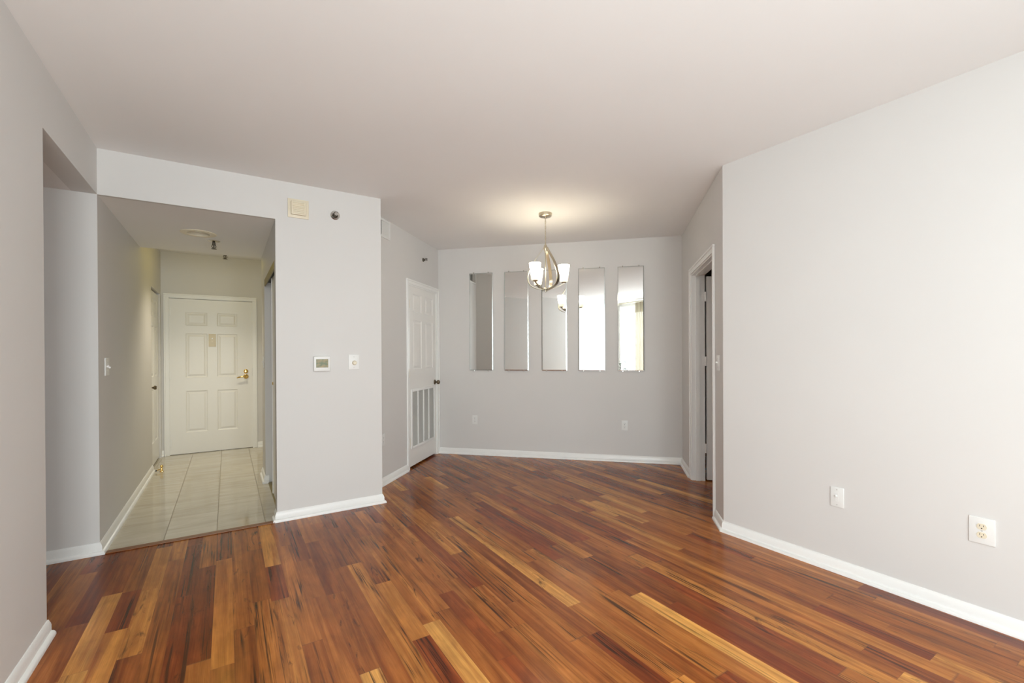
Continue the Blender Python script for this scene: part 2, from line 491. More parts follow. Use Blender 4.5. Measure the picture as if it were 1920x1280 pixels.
ve = MB().box(-.12, 1.72, SOF_Y, END_Y + .1, 2.535, H + .1).build('ceiling_vestibule', M['ceiling'])
struct(ve, 'higher ceiling in front of the entry door', 'ceiling')
kc = MB().box(-1.9, -TH, -3.2, 0.0, HL, H).build('ceiling_passage', M['ceiling'])
struct(kc, 'lowered ceiling of the side passage behind the left wall', 'ceiling')

SY0, SY1, SZ0, SZ1 = -4.52, -3.36, 0.06, 2.50
w = MB().box(-TH, 0, WIN_Y, SY0, 0, H).box(-TH, 0, SY0, SY1, 0, SZ0).box(-TH, 0, SY0, SY1, SZ1, H).box(-TH, 0, SY1, -0.992, 0, H).box(-TH, 0, -0.992, 0, HL, H).build('wall_left', M['wall'])
struct(w, 'pale grey left wall with a wide cased opening beside the hall', 'wall')
w = MB().box(-1.9, 0, 0, TH, 0, H).box(0, 1.0, -0.0, 0.03, HL, H).prism([(1.0, 0), (1.792, 0), (1.792, .347), (1.57, TH), (1.0, TH)], 0, H).build('wall_entry', M['wall'])
struct(w, 'pale grey wall holding the thermostat with the hall opening cut in it', 'wall')
w = MB().box(-TH, 0, TH, 2.37, 0, H).box(-TH, 0, 2.37, 3.13, 2.0, H).box(-TH, 0, 3.13, END_Y + .1, 0, H).build('wall_hall_left', M['wall'])
struct(w, 'grey left wall of the entry hall', 'wall')
w = (MB().box(1.0, 1.10, TH, 1.21, 1.985, H).box(1.0, 1.72, 1.21, 1.60, 0, H).box(1.60, 1.72, 1.60, END_Y + .1, 0, H)).build('wall_hall_right', M['wall'])
struct(w, 'right wall of the entry hall with a closet opening', 'wall')
EL, ER = 0.079, 0.976
w = (MB().box(0, EL - .02, END_Y, END_Y + .1, 0, 2.535).box(ER + .02, 1.60, END_Y, END_Y + .1, 0, 2.535)
     .box(EL - .02, ER + .02, END_Y, END_Y + .1, 1.99, 2.535)).build('wall_hall_end', M['wall'])
struct(w, 'wall around the entry door at the far end of the hall', 'wall')

def rot_wall(frame, boxes, name, label):
    p0, rz = FR[frame]
    mb = MB()
    for bx in boxes: mb.box(*bx)
    bmesh.ops.transform(mb.b, matrix=Matrix.Translation(p0) @ Matrix.Rotation(rz, 4, 'Z'), verts=mb.b.verts[:])
    o = mb.build(name, M['wall'])
    return struct(o, label, 'wall')
# closet wall: local x runs from the pier (negative) to the mirror corner (0)
CWL = -1.97
rot_wall('closet', [(CWL, -.862, 0, TH, 0, H), (-.862, -.055, 0, TH, 2.020, H), (-.055, 0, 0, TH, 0, H)], 'wall_closet', 'grey angled wall with the vented closet door')
rot_wall('closet', [(-.93, -.88, TH, .75, 0, H), (-.04, .01, TH, .75, 0, H), (-.88, -.04, .70, .75, 0, H), (-.88, -.04, TH, .70, H - .04, H), (-.88, -.04, TH, .70, -.05, 0)], 'wall_utility', 'walls of the utility closet behind the vented door')
rot_wall('mirror', [(-TH, 2.912 + TH, 0, TH, 0, H)], 'wall_back', 'grey back wall with five tall mirrors')
DW0, DW1 = 0.632, 1.645
rot_wall('doorway', [(0, DW0, 0, TH, 0, H), (DW0, DW1, 0, TH, 2.03, H), (DW1, 1.943, 0, TH, 0, H)], 'wall_doorway', 'grey angled wall with the open doorway on the right')
w = MB().box(RX, RX + TH, WIN_Y, -1.926, 0, H).build('wall_right', M['wall'])
struct(w, 'long pale grey right wall with two low wall plates', 'wall')
WX0, WX1, WZ0, WZ1 = 0.07, 3.48, 0.06, 2.50
w = (MB().box(-TH, WX0, WIN_Y - .15, WIN_Y, 0, H).box(WX1, RX + TH, WIN_Y - .15, WIN_Y, 0, H)
     .box(WX0, WX1, WIN_Y - .15, WIN_Y, 0, WZ0).box(WX0, WX1, WIN_Y - .15, WIN_Y, WZ1, H)).build('wall_window', M['wall'])
struct(w, 'wall with the wide window behind the camera', 'wall')
# rooms glimpsed or closed off behind: side passage, closet, room behind the doorway
w = MB().box(-1.9, -1.78, -3.2, 0, 0, HL).box(-1.78, -TH, -3.2, -3.08, 0, HL).build('wall_passage', M['wall'])
struct(w, 'walls of the side passage', 'wall')
w = MB().prism([(6.5, -1.9), (6.6, -1.9), (6.6, .2), (6.5, .2)], 0, H).prism([(RX + TH, -2.0), (6.6, -2.0), (6.6, -1.9), (RX + TH, -1.9)], 0, H).prism([(5.1, -.40), (5.1, -.52), (6.5, .08), (6.5, .2)], 0, H).build('wall_bedroom', M['wall'])
struct(w, 'walls of the room behind the doorway', 'wall')

# ------------------------------------------------------------------ baseboards
PROF = [(0, 0), (.029, 0), (.029, .008), (.0265, .015), (.021, .020), (.0135, .0225), (.0135, .050), (.0115, .0535), (.0115, .057), (.0075, .064), (.005, .071), (.003, .073), (0, .073)]
def baseboard(path, name, label):
    """sweeps the moulding along the path; the room lies to the right of the walk"""
    pts = [Vector((p[0], p[1])) for p in path]
    mb = MB(); b = mb.b; rings = []
    rt = lambda d: Vector((d.y, -d.x))
    for i, p in enumerate(pts):
        n0 = rt((p - pts[i - 1]).normalized()) if i else None
        n1 = rt((pts[i + 1] - p).normalized()) if i < len(pts) - 1 else None
        if n0 is None: mi = n1
        elif n1 is None: mi = n0
        else:
            mi = (n0 + n1); mi = mi / mi.dot(n0)
        rings.append([b.verts.new((p.x + mi.x * o, p.y + mi.y * o, z)) for o, z in PROF])
    n = len(PROF)
    for a, c in zip(rings, rings[1:]):
        for k in range(n): b.faces.new((a[k], a[(k + 1) % n], c[(k + 1) % n], c[k]))
    b.faces.new(rings[0]); b.faces.new(rings[-1][::-1])
    o = mb.build(name, M['trim'], smooth=True)
    return struct(o, label, 'baseboard')
xy = lambda v: (v.x, v.y)
baseboard([(0, SY1), (0, -0.985)], 'baseboard_left', 'white baseboard along the left wall, cut off at the opening')
baseboard([(-1.78, 0), (0, 0), (0, 2.365)], 'baseboard_hall_left', 'white baseboard running from the side passage into the left of the hall')
baseboard([(0, END_Y), (.022, END_Y)], 'baseboard_hall_end_left', 'short white baseboard left of the entry door')
baseboard([(1.032, END_Y), (1.60, END_Y)], 'baseboard_hall_end_right', 'white baseboard right of the entry door')
baseboard([(1.0, 1.60), (1.0, 1.21), (1.03, 1.21)], 'baseboard_hall_right', 'white baseboard wrapping the corner past the hall closet')
pj = (1.792, .347)
baseboard([(1.0, .095), (1.0, 0), (1.792, 0), pj, xy(wallpt('closet', -.909))], 'baseboard_entry', 'white baseboard around the thermostat wall up to the closet door')
baseboard([xy(E_), xy(F_), xy(wallpt('doorway', .572))], 'baseboard_back', 'white baseboard below the mirrors')
baseboard([xy(wallpt('doorway', 1.704)), xy(G_), (RX, WIN_Y)], 'baseboard_right', 'white baseboard along the right wall')

th = MB().box(0.03, 0.985, -.030, .022, 0.0, .007, .003).build('trim_1', M['threshold'])
struct(th, 'orange-brown wooden threshold strip between tile and wood floor', 'threshold')

# ------------------------------------------------------------------ doors
def panel_leaf(w, h, t, panels, hole=None):
    """door slab, front at y=0, raised panels pressed into the front; x from 0 to w"""
    mb = MB(); b = mb.b
    xs = sorted({0.0, w, *[p[i] for p in panels for i in (0, 1)], *((hole[0], hole[1]) if hole else ())})
    zs = sorted({0.0, h, *[p[i] for p in panels for i in (2, 3)], *((hole[2], hole[3]) if hole else ())})
    V = lambda x, y, z: b.verts.new((x, y, z))
    def inside(x, z):
        for p in panels:
            if p[0] < x < p[1] and p[2] < z < p[3]: return True
        return bool(hole and hole[0] < x < hole[1] and hole[2] < z < hole[3])
    for x0, x1 in zip(xs, xs[1:]):
        for z0, z1 in zip(zs, zs[1:]):
            if not inside((x0 + x1) / 2, (z0 + z1) / 2):
                b.faces.new([V(x0, 0, z0), V(x1, 0, z0), V(x1, 0, z1), V(x0, 0, z1)])
    for (x0, x1, z0, z1) in panels:
        prev = None
        for ins, d in ((0, 0), (.007, .006), (.013, .008), (.020, .008), (.040, .0015)):
            ring = [V(x0 + ins, d, z0 + ins), V(x1 - ins, d, z0 + ins), V(x1 - ins, d, z1 - ins), V(x0 + ins, d, z1 - ins)]
            if prev:
                for i in range(4): b.faces.new((prev[i], prev[(i + 1) % 4], ring[(i + 1) % 4], ring[i]))
            prev = ring
        b.faces.new(prev)
    if hole:
        x0, x1, z0, z1 = hole
        a = [V(x0, 0, z0), V(x1, 0, z0), V(x1, 0, z1), V(x0, 0, z1)]; c = [V(x0, t, z0), V(x1, t, z0), V(x1, t, z1), V(x0, t, z1)]
        for i in range(4): b.faces.new((a[i], a[(i + 1) % 4], c[(i + 1) % 4], c[i]))
    f = [V(0, 0, 0), V(w, 0, 0), V(w, 0, h), V(0, 0, h)]; k = [V(0, t, 0), V(w, t, 0), V(w, t, h), V(0, t, h)]
    for i in range(4): b.faces.new((f[i], k[i], k[(i + 1) % 4], f[(i + 1) % 4]))
    if not hole: b.faces.new(k)
    else:
        x0, x1, z0, z1 = hole
        for q in ((0, x0, 0, h), (x1, w, 0, h), (x0, x1, 0, z0), (x0, x1, z1, h)):
            b.faces.new([V(q[0], t, q[2]), V(q[1], t, q[2]), V(q[1], t, q[3]), V(q[0], t, q[3])])
    bmesh.ops.remove_doubles(b, verts=b.verts[:], dist=1e-5)
    return mb

def shift(mb, x, y, z):
    bmesh.ops.translate(mb.b, vec=(x, y, z), verts=mb.b.verts[:]); return mb

def casing(x0, x1, ztop, w=.055, t=.016, z0=0.0):
    """door casing around an opening x0..x1, outer edges w beyond; stands proud of the wall"""
    mb = MB(); f = -t * .62
    for a, c in ((x0 - w + .017, x0 + .004), (x1 - .004, x1 + w - .017)):
        mb.box(a, c, f, 0, z0, ztop, .0015)
    mb.box(x0 - w + .017, x1 + w - .017, f, 0, ztop + .0002, ztop + w - .017, .0015)
    mb.box(x0 - w, x0 - w + .018, -t, 0, z0, ztop + w - .0185, .003).box(x1 + w - .018, x1 + w, -t, 0, z0, ztop + w - .0185, .003)
    mb.box(x0 - w, x1 + w, -t, 0, ztop + w - .018, ztop + w, .003)
    return mb

def jamb(x0, x1, ztop, d, t=.018, y0=0.0):
    return MB().box(x0, x0 + t, y0, d, 0, ztop).box(x1 - t, x1, y0, d, 0, ztop).box(x0, x1, y0, d, ztop - t, ztop)

def hinge(parent, x, z, m, y=-.004, length=.09):
    mb = MB().tube([(x, y, z - length / 2), (x, y, z + length / 2)], .006, 10)
    mb.box(x - .002, x + .016, y - .001, y + .003, z - length / 2, z + length / 2)
    return mb.build('hinge', m, parent, True)

# door_1: entry door
d = at('door_1', 'hall_end', 0, 0)
struct(d, 'white six-panel entry door with brass lever at the end of the hall', 'door')
LW = ER - EL; LH = 1.955
def six(w, h, st=.115, mid=.10):
    pw = (w - 2 * st - mid) / 2; r = []
    for x0 in (st, st + pw + mid):
        r += [(x0, x0 + pw, h * .125, h * .435), (x0, x0 + pw, h * .505, h * .80), (x0, x0 + pw, h * .855, h * .955)]
    return r
def six_entry():
    r = []
    for x0, x1 in ((.165, .395), (.50, .725)):
        r += [(x0, x1, .265, .790), (x0, x1, .960, 1.520), (x0, x1, 1.620, 1.790)]
    return r
shift(panel_leaf(LW, LH, .045, six_entry()), EL, .012, .008).build('leaf', M['door'], d)
jamb(EL - .018, ER + .018, 1.985, .10).build('jamb', M['trim'], d)
casing(EL - .006, ER + .006, 1.975, .048).build('casing', M['trim'], d)
for z in (.16, 1.00, 1.80): hinge(d, EL + .002, z, M['trim'], .002)
lv = MB().lathe([(0, .022), (.012, .022), (.028, .014), (.031, .003), (.031, 0)], 24, out(EL + .822, .962, .012))
lv.tube([(EL + .822, .0, .962), (EL + .822, -.045, .962)], .009, 12)
lv.tube([(EL + .826, -.045, .962), (EL + .800, -.049, .966), (EL + .765, -.050, .962), (EL + .735, -.048, .955), (EL + .716, -.044, .948)], [.011, .0105, .009, .008, .006], 12)
lv.build('lever_handle', M['brass'], d, True)
MB().lathe([(0, .026), (.013, .025), (.016, .016), (.026, .010), (.028, 0)], 24, out(EL + .822, 1.032, .012)).build('deadbolt', M['brass'], d, True)
cp = MB().box(EL + .408, EL + .487, .004, .012, 1.36, 1.525, .003).build('chime_plate', M['almond'], d, True)
cp['label'] = 'almond chime plate with viewer'
MB().lathe([(0, .006), (.007, .006), (.009, 0)], 16, out(EL + .447, 1.465, .004)).build('viewer', M['screw'], cp, True)
MB().lathe([(0, .004), (.012, .003), (.013, 0)], 16, out(EL + .447, 1.425, .004)).build('chime_button', M['almond'], cp, True)
MB().box(ER - .0005, ER + .004, .006, .014, .965, 1.075).build('strike_plate', M['dark_metal'], d)
MB().box(EL, ER, .014, .05, 0.0, .007).build('sill', M['dark_metal'], d)
MB().box(EL - .018, ER + .018, .07, .099, 0, 1.985).build('light_block', M['dark'], d)  # unseen dark panel, added to stop outside light leaking around the leaf

# door_2: closet door with return-air grille (local x measured from the mirror corner, leaf hinged at the left)
d = at('door_2', 'closet', 0, 0)
struct(d, 'white panel closet door with a big air grille beside the mirrors', 'door')
x0, x1 = -.848, -.062
lw = x1 - x0
pn = []
for a, c in ((.115, .350), (.455, .680)):
    pn += [(a, c, 1.060, 1.610), (a, c, 1.700, 1.900)]
gx0, gx1, gz0, gz1 = .075, .705, .205, .825
shift(panel_leaf(lw, 1.985, .035, pn, (gx0, gx1, gz0, gz1)), x0, .008, .022).build('leaf', M['door'], d)
jamb(x0 - .014, x1 + .007, 2.020, TH).build('jamb', M['trim'], d)
mb = casing(x0 - .008, x1 + .007, 2.015, .052)
mb.build('casing', M['trim'], d)
for z in (.293, 1.043, 1.80): hinge(d, x0 + .004, z, M['almond'], -.001)
kb = MB().lathe([(0, .066), (.014, .065), (.024, .057), (.027, .047), (.024, .037), (.013, .030), (.011, .022), (.012, .012), (.028, .007), (.031, .002), (.031, 0)], 28, out(-.112, .904, .008))
kb.build('door_knob', M['bronze'], d, True)
gr = MB()
X0, X1, Z0, Z1 = x0 + gx0, x0 + gx1, .022 + gz0, .022 + gz1
for a in ((X0 - .018, X0 + .010, Z0 - .018, Z1 + .018), (X1 - .010, X1 + .018, Z0 - .018, Z1 + .018)):
    gr.box(a[0], a[1], -.002, .010, a[2], a[3], .002)
for a in ((Z0 - .018, Z0 + .010), (Z1 - .010, Z1 + .018)):
    gr.box(X0 + .010, X1 - .010, -.002, .010, a[0], a[1], .002)
gf = gr.build('grille', M['trim'], d, True)
iw = X1 - X0 - .02
for k in (1, 2, 3):
    xm = X0 + .010 + iw * k / 4
    MB().box(xm - .006, xm + .006, -.001, .012, Z0 + .010, Z1 - .010, .002).build('grille_bar', M['trim'], gf)
sl = MB(); n = 62
for k in range(n):
    z = Z0 + .012 + (Z1 - Z0 - .024) * (k + .5) / n
    sl.box(X0 + .010, X1 - .010, .006, .022, z - .0006, z + .0006, rot=Matrix.Rotation(R(40), 4, 'X'))
sl.build('grille_slats', M['grille'], gf)
MB().box(X0, X1, .032, .038, Z0, Z1).build('filter', M['grille'], gf)

# door_3: open doorway on the right, leaf swung into the room behind
d = at('door_3', 'doorway', 0, 0)
struct(d, 'white cased doorway on the right with its door standing open', 'door')
jamb(DW0, DW1, 2.03, TH, .018).build('jamb', M['trim'], d)
casing(DW0 + .004, DW1 - .004, 2.024, .054, .018).build('casing', M['trim'], d)
MB().box(DW0 + .018, DW0 + .028, .035, .075, 0, 2.012).box(DW1 - .028, DW1 - .018, .035, .075, 0, 2.012).box(DW0 + .018, DW1 - .018, .035, .075, 2.002, 2.012).build('door_stop_strip', M['trim'], d)
lf = panel_leaf(.76, 1.985, .035, six(.76, 1.985))
mm = Matrix.Translation((DW0 + .022, TH + .016, .012)) @ Matrix.Rotation(R(93), 4, 'Z')
bmesh.ops.transform(lf.b, matrix=mm, verts=lf.b.verts[:])
lf.build('leaf', M['door'], d)
for z in (.32, 1.17, 1.80):
    mb = MB().tube([(DW0 + .024, TH + .008, z - .045), (DW0 + .024, TH + .008, z + .045)], .0075, 10)
    mb.box(DW0 + .018, DW0 + .021, TH - .03, TH + .004, z - .045, z + .045)
    mb.build('hinge', M['trim'], d, True)

# door_4: flush side door in the hall's left wall
d = at('door_4', 'left', 0, 0)
struct(d, 'narrow-looking white panel door in the left hall wall near the entry door', 'door')
shift(panel_leaf(.754, 1.955, .035, six(.754, 1.955)), 2.373, .018, .022).build('leaf', M['door'], d)
MB().box(2.372, 3.128, .075, .118, 0, 1.998).build('light_block', M['dark'], d)  # added dark panel: blocks outside light so the gap above the leaf looks shaded
MB().lathe([(0, .058), (.016, .056), (.023, .047), (.022, .036), (.010, .027), (.010, .010), (.026, .005), (.026, 0)], 24, out(2.440, .900, .022)).build('door_knob', M['bronze'], d, True)

# door_5: sliding closet doors on the right side of the hall
d = empty('door_5', (1.0, 0, 0))
struct(d, 'sliding closet doors with gold track on the right side of the hall', 'door')
tk = MB().box(.000, .010, .125, 1.205, 1.922, 1.990, .002).box(.010, .095, .125, 1.205, 1.970, 1.984).build('track_valance', M['gold_track'], d)
MB().box(.012, .085, .125, 1.205, 1.960, 1.970).build('upper_track', M['dark'], d)
MB().box(.022, .075, .125, 1.205, .0, .006).build('floor_track', M['gold_track'], d)
pf = MB().box(.032, .050, .126, .765, .012, 1.940, .002).build('front_panel', M['door'], d)
st = MB().box(.026, .054, .750, .772, .010, 1.940, .003).box(.026, .054, .122, .140, .010, 1.940, .003).build('stile', M['trim'], pf)
MB().lathe([(.006, .003), (.011, .006), (.014, .003), (.014, 0)], 20, Matrix.Translation((.032, .700, 1.00)) @ Matrix.Rotation(R(-90), 4, 'Y')).build('finger_pull', M['brass'], pf, True)
MB().box(.060, .076, .56, 1.204, .012, 1.940, .002).build('rear_panel', M['door'], d)

# ------------------------------------------------------------------ mirrors
XS = [(.415, .715), (.861, 1.160), (1.320, 1.621), (1.757, 2.064), (2.208, 2.501)]
WORDS = ['tall frameless wall mirror nearest the closet door, reflecting the air vent',
         'tall frameless wall mirror second from the closet door, reflecting plain grey wall',
         'tall frameless wall mirror directly behind the chandelier, middle of the five',
         'tall frameless wall mirror second from the right doorway, reflecting white glare',
         'tall frameless wall mirror nearest the right doorway, reflecting a curtain and plant']
TILT = [R(-.3), R(-.72), R(-.3), R(-.3), R(-.3)]
MZ0, MZ1 = 1.048, 2.250
for (a, c), wd, tl in zip(XS, WORDS, TILT):
    o = at('wall_mirror', 'mirror', (a + c) / 2, MZ0, -.004 + math.tan(tl) * 1.2)
    o.rotation_euler = (tl, 0, FR['mirror'][1])
    hw, hh, bv, t = (c - a) / 2, MZ1 - MZ0, .010, .006
    mb = MB(); b = mb.b
    V = lambda x, y, z: b.verts.new((x, y, z))
    f = [V(-hw + bv, -t, bv), V(hw - bv, -t, bv), V(hw - bv, -t, hh - bv), V(-hw + bv, -t, hh - bv)]
    b.faces.new(f)
    mb.build('mirror_glass', M['mirror'], o)
    mb = MB(); b = mb.b
    V = lambda x, y, z: b.verts.new((x, y, z))
    rings = []
    for i, y in ((bv, -t), (0, -t + .002), (0, .002)):
        rings.append([V(-hw + i, y, i), V(hw - i, y, i), V(hw - i, y, hh - i), V(-hw + i, y, hh - i)])
    for r0, r1 in zip(rings, rings[1:]):
        for i in range(4): b.faces.new((r0[i], r0[(i + 1) % 4], r1[(i + 1) % 4], r1[i]))
    b.faces.new(rings[-1])
    mb.build('bevelled_edge', M['mirror_edge'], o)
    for sx in (-.62, .62):
        for z in (-.004, hh + .004):
            MB().box(sx * hw - .006, sx * hw + .006, -t - .003, .003, z - .007, z + .007, .002).build('clip', M['chrome'], o)
    tag(o, wd, 'mirror', 'five tall mirrors on the back wall')

# ------------------------------------------------------------------ wall plates
def plate(o, w, h, t=.006, m='plastic', name='plate'):
    return MB().box(-w / 2, w / 2, -t, 0, -h / 2, h / 2, .0025, 3).build(name, M[m], o, True)

def screws(o, zs, y=-.006):
    for z in zs:
        MB().lathe([(0, .0015), (.003, .0012), (.0036, 0)], 12, out(0, z, y)).build('screw', M['screw'], o, True)

def switch(frame, x, z, label, m='plastic', w=.07, h=.114, toggles=(0,)):
    o = at('light_switch', frame, x, z)
    plate(o, w, h, .006, m)
    for k, tx in enumerate(toggles):
        up = 1 if k % 2 == 0 else -1
        MB().box(tx - .0045, tx + .0045, -.020, -.004, -.006 + up * .004, .006 + up * .004, .002, rot=Matrix.Rotation(R(-24 * up), 4, 'X')).build('toggle', M['plastic'], o, True)
    screws(o, (-.03, .03))
    return tag(o, label, 'light switch')

def outlet(frame, x, z, label, w=.07, h=.114, face='plastic'):
    o = at('power_outlet', frame, x, z)
    plate(o, w, h)
    for dz in (.0195, -.0195):
        mb = MB(); b = mb.b; n = 28; pr = []
        for i in range(n):
            a = 2 * math.pi * i / n
            pr.append((.0172 * math.cos(a), max(-.0138, min(.0138, .0172 * math.sin(a)))))
        A = [b.verts.new((p[0], -.0055, dz + p[1])) for p in pr]; B = [b.verts.new((p[0] * .96, -.0085, dz + p[1] * .96)) for p in pr]
        b.faces.new(B)
        for i in range(n): b.faces.new((A[i], A[(i + 1) % n], B[(i + 1) % n], B[i]))
        r = mb.build('receptacle', M[face], o)
        MB().box(-.0072, -.0052, -.0090, -.0080, dz + .0005, dz + .0085).build('slot', M['dark'], r)
        MB().box(.0052, .0072, -.0090, -.0080, dz + .0012, dz + .0078).build('slot', M['dark'], r)
        MB().lathe([(0, .0006), (.0026, .0006), (.0026, 0)], 12, out(0, dz - .0072, -.0084)).build('ground_hole', M['dark'], r)
    screws(o, (0,))
    return tag(o, label, 'power outlet')

outlet('mirror', .476, .433, 'white power outlet low on the wall under the mirror nearest the closet door')
outlet('mirror', 2.281, .418, 'white power outlet low on the wall under the mirror nearest the doorway')
outlet('right', 1.284, .4285, 'oversized white outlet plate with almond sockets on the right wall', .088, .121, 'almond')
outlet('closet', -1.425, .432, 'power outlet low on the closet wall, mostly hidden behind the thermostat wall')
sw = switch('left', .222, 1.180, 'double toggle light switch on the left hall wall', 'plastic', .112, .118, (-.023, .023))
switch('doorway', 1.802, 1.180, 'light switch beside the open doorway on the right')
switch('hall_right', -1.345, 1.180, 'light switch seen edge-on past the hall closet')
o = at('wall_plate', 'right', .6995, .428)
plate(o, .068, .112)
MB().box(-.010, .010, -.0068, -.005, -.026, .026, .0008).build('insert', M['plastic'], o)
MB().lathe([(0, .011), (.004, .010), (.005, .003), (.0065, 0)], 16, out(-.003, .006, -.0065)).build('jack', M['plastic'], o, True)
screws(o, (-.043, .043))
tag(o, 'plain white wall plate with a small nub low on the right wall', 'wall plate')

# dimmer and thermostat on the entry wall
o = at('dimmer_switch', 'entry', 1.565, 1.192)
plate(o, .086, .124)
MB().lathe([(0, .017), (.013, .0165), (.0165, .012), (.018, .002), (.019, 0)], 28, out(.004, -.006, -.006)).build('dimmer_knob', M['almond'], o, True)
MB().box(.0035, .0045, -.0235, -.022, -.004, .008).build('pointer_mark', M['screw'], o)
screws(o, (-.042, .042))
tag(o, 'white dimmer plate with round almond knob right of the thermostat', 'dimmer')

o = at('thermostat', 'entry', 1.319, 1.182)
MB().box(-.0615, .0615, -.026, 0, -.059, .059, .006, 3).build('housing', M['plastic'], o, True)
sc_ = MB().box(-.0445, .0445, -.0272, -.0255, -.029, .037, .0008).build('screen', M['screen'], o)
sc_['label'] = 'greenish display'
tag(o, 'white square thermostat with a greenish screen', 'thermostat')

# alarm speaker, sprinklers, vents
o = at('alarm_speaker', 'entry', 1.158, 2.375)
MB().box(-.0735, .0735, -.008, 0, -.072, .072, .003, 2).build('back_plate', M['almond'], o, True)
mb = MB().box(-.052, .052, -.030, -.008, -.052, .052, .005, 3)
g0 = mb.build('housing', M['almond'], o, True)
mb = MB()
for k in range(7):
    z = -.039 + k * .013
    mb.box(-.040, .040, -.036, -.028, z - .0028, z + .0028, .001)
mb.build('louvres', M['almond'], g0)
tag(o, 'square almond alarm speaker with louvres high on the thermostat wall', 'alarm speaker')

def side_sprinkler(frame, x, z, label, m, s=1.0):
    o = at('fire_sprinkler', frame, x, z)
    MB().lathe([(.012 * s, .004), (.020 * s, .010), (.031 * s, .010), (.036 * s, .004), (.036 * s, 0)], 28, out(0, 0)).build('escutcheon', m, o, True)
    b_ = MB().lathe([(0, .026), (.010, .026), (.012, .018), (.012, 0)], 16, out(0, 0))
    b_.tube([(-.009, -.022, 0), (-.012, -.036, 0), (-.003, -.048, 0)], .0022, 8).tube([(.009, -.022, 0), (.012, -.036, 0), (.003, -.048, 0)], .0022, 8)
    b_.build('sprinkler_body', M['dark_metal'], o, True)
    MB().lathe([(0, .0015), (.013, .0015), (.014, 0)], 18, out(0, 0, -.048)).box(-.013, .013, -.052, -.024, .014, .0155).build('deflector', m, o, True)
    return tag(o, label, 'fire sprinkler')
side_sprinkler('entry', 1.427, 2.369, 'chrome fire sprinkler head right of the almond alarm speaker', M['chrome'], 1.0)
side_sprinkler('closet', -.464, 2.348, 'dark fire sprinkler head above the closet door', M['dark_metal'], .62)

def pendant_sprinkler(x, y, z, label, s=1.0):
    o = empty('fire_sprinkler', (x, y, z))
    MB().lathe([(.012 * s, -.012 * s), (.022 * s, -.010 * s), (.038 * s, -.002), (.040 * s, 0)], 28).build('escutcheon', M['chrome'], o, True)
    b_ = MB().tube([(0, 0, 0), (0, 0, -.030 * s)], .010 * s, 12)
    for q in (-1, 1): b_.tube([(q * .009 * s, 0, -.026 * s), (q * .013 * s, 0, -.040 * s), (q * .004 * s, 0, -.054 * s)], .0025 * s, 8)
    b_.tube([(0, 0, -.03 * s), (0, 0, -.055 * s)], .004 * s, 8)
    b_.build('sprinkler_body', M['dark_metal'], o, True)
    MB().lathe([(0, -.054 * s), (.017 * s, -.055 * s), (.018 * s, -.057 * s), (0, -.058 * s)], 18).build('deflector', M['dark_metal'], o, True)
    return tag(o, label, 'fire sprinkler')
pendant_sprinkler(.594, 1.037, HL, 'fire sprinkler hanging from the lowered hall ceiling beside the recessed light', 1.25)
pendant_sprinkler(.675, 2.86, 2.535, 'fire sprinkler hanging from the ceiling in front of the entry door', 1.5)

o = empty('recessed_light', (LAMP[0], LAMP[1], HL))
MB().lathe([(.078, .000), (.080, -.006), (.100, -.009), (.126, -.005), (.129, 0)], 40).build('trim_ring', M['almond'], o, True)
MB().lathe([(.079, 0), (.076, .05), (.070, .105), (0, .105)], 32).build('can', M['almond'], o, True)
MB().lathe([(0, .008), (.025, .012), (.042, .030), (.044, .05), (.022, .085), (.018, .104)], 24).build('bulb', M['bulb_off'], o, True)
tag(o, 'unlit round recessed light in the lowered hall ceiling', 'ceiling light')

o = empty('flush_light', (.62, 2.15, 2.535))
MB().lathe([(.0, 0), (.10, 0), (.10, -.02), (.0, -.02)], 32).build('base', M['nickel'], o, True)
MB().lathe([(.095, -.02), (.10, -.035), (.085, -.065), (.05, -.085), (0, -.092)], 32).build('dome', M['dome'], o, True)
tag(o, 'lit flush ceiling lamp in front of the entry door, hidden above the lowered ceiling', 'ceiling light')

o = at('air_vent', 'closet', -1.428, 2.465)
fw, fh = .160, .090
mb = MB()
for a in ((-fw, -fw + .022, -fh, fh), (fw - .022, fw, -fh, fh), (-fw + .022, fw - .022, -fh, -fh + .022), (-fw + .022, fw - .022, fh - .022, fh)):
    mb.box(a[0], a[1], -.012, 0, a[2], a[3], .003)
mb.build('frame', M['plastic'], o, True)
mb = MB()
for k in range(16):
    x = -fw + .028 + k * (2 * fw - .056) / 15
    if x > 0: mb.box(x - .0009, x + .0009, -.0135, .0085, -fh + .02, fh - .02, rot=Matrix.Rotation(R(66), 4, 'Z'))
    else: mb.box(x - .0010, x + .0010, -.010, .004, -fh + .02, fh - .02, rot=Matrix.Rotation(R(-35), 4, 'Z'))
mb.build('louvres', M['grille'], o)
MB().box(-fw + .02, fw - .02, -.0012, -.0004, -fh + .02, fh - .02).build('duct', M['dark'], o)
tag(o, 'white supply air vent high on the closet wall beside the thermostat wall corner', 'air vent')

# brass door stop on the hall tile
o = empty('door_stop', (.085, 2.31, 0))
mb = MB().lathe([(.0, .0), (.017, .0), (.018, .006), (.011, .012), (.0085, .020), (.010, .032), (.007, .042), (.012, .050), (.0145, .060), (.011, .070), (.0, .074)], 20)
mb.build('post', M['brass'], o, True)
mb = MB().tube([(0, 0, .030), (-.022, -.010, .027), (-.040, -.020, .022)], [.0055, .005, .005], 10)
mb.build('arm', M['brass'], o, True)
MB().tube([(-.040, -.020, .022), (-.050, -.025, .019)], .0075, 12).build('bumper', M['rubber'], o, True)
tag(o, 'small brass door stop standing on the hall tile by the left baseboard', 'door stop')

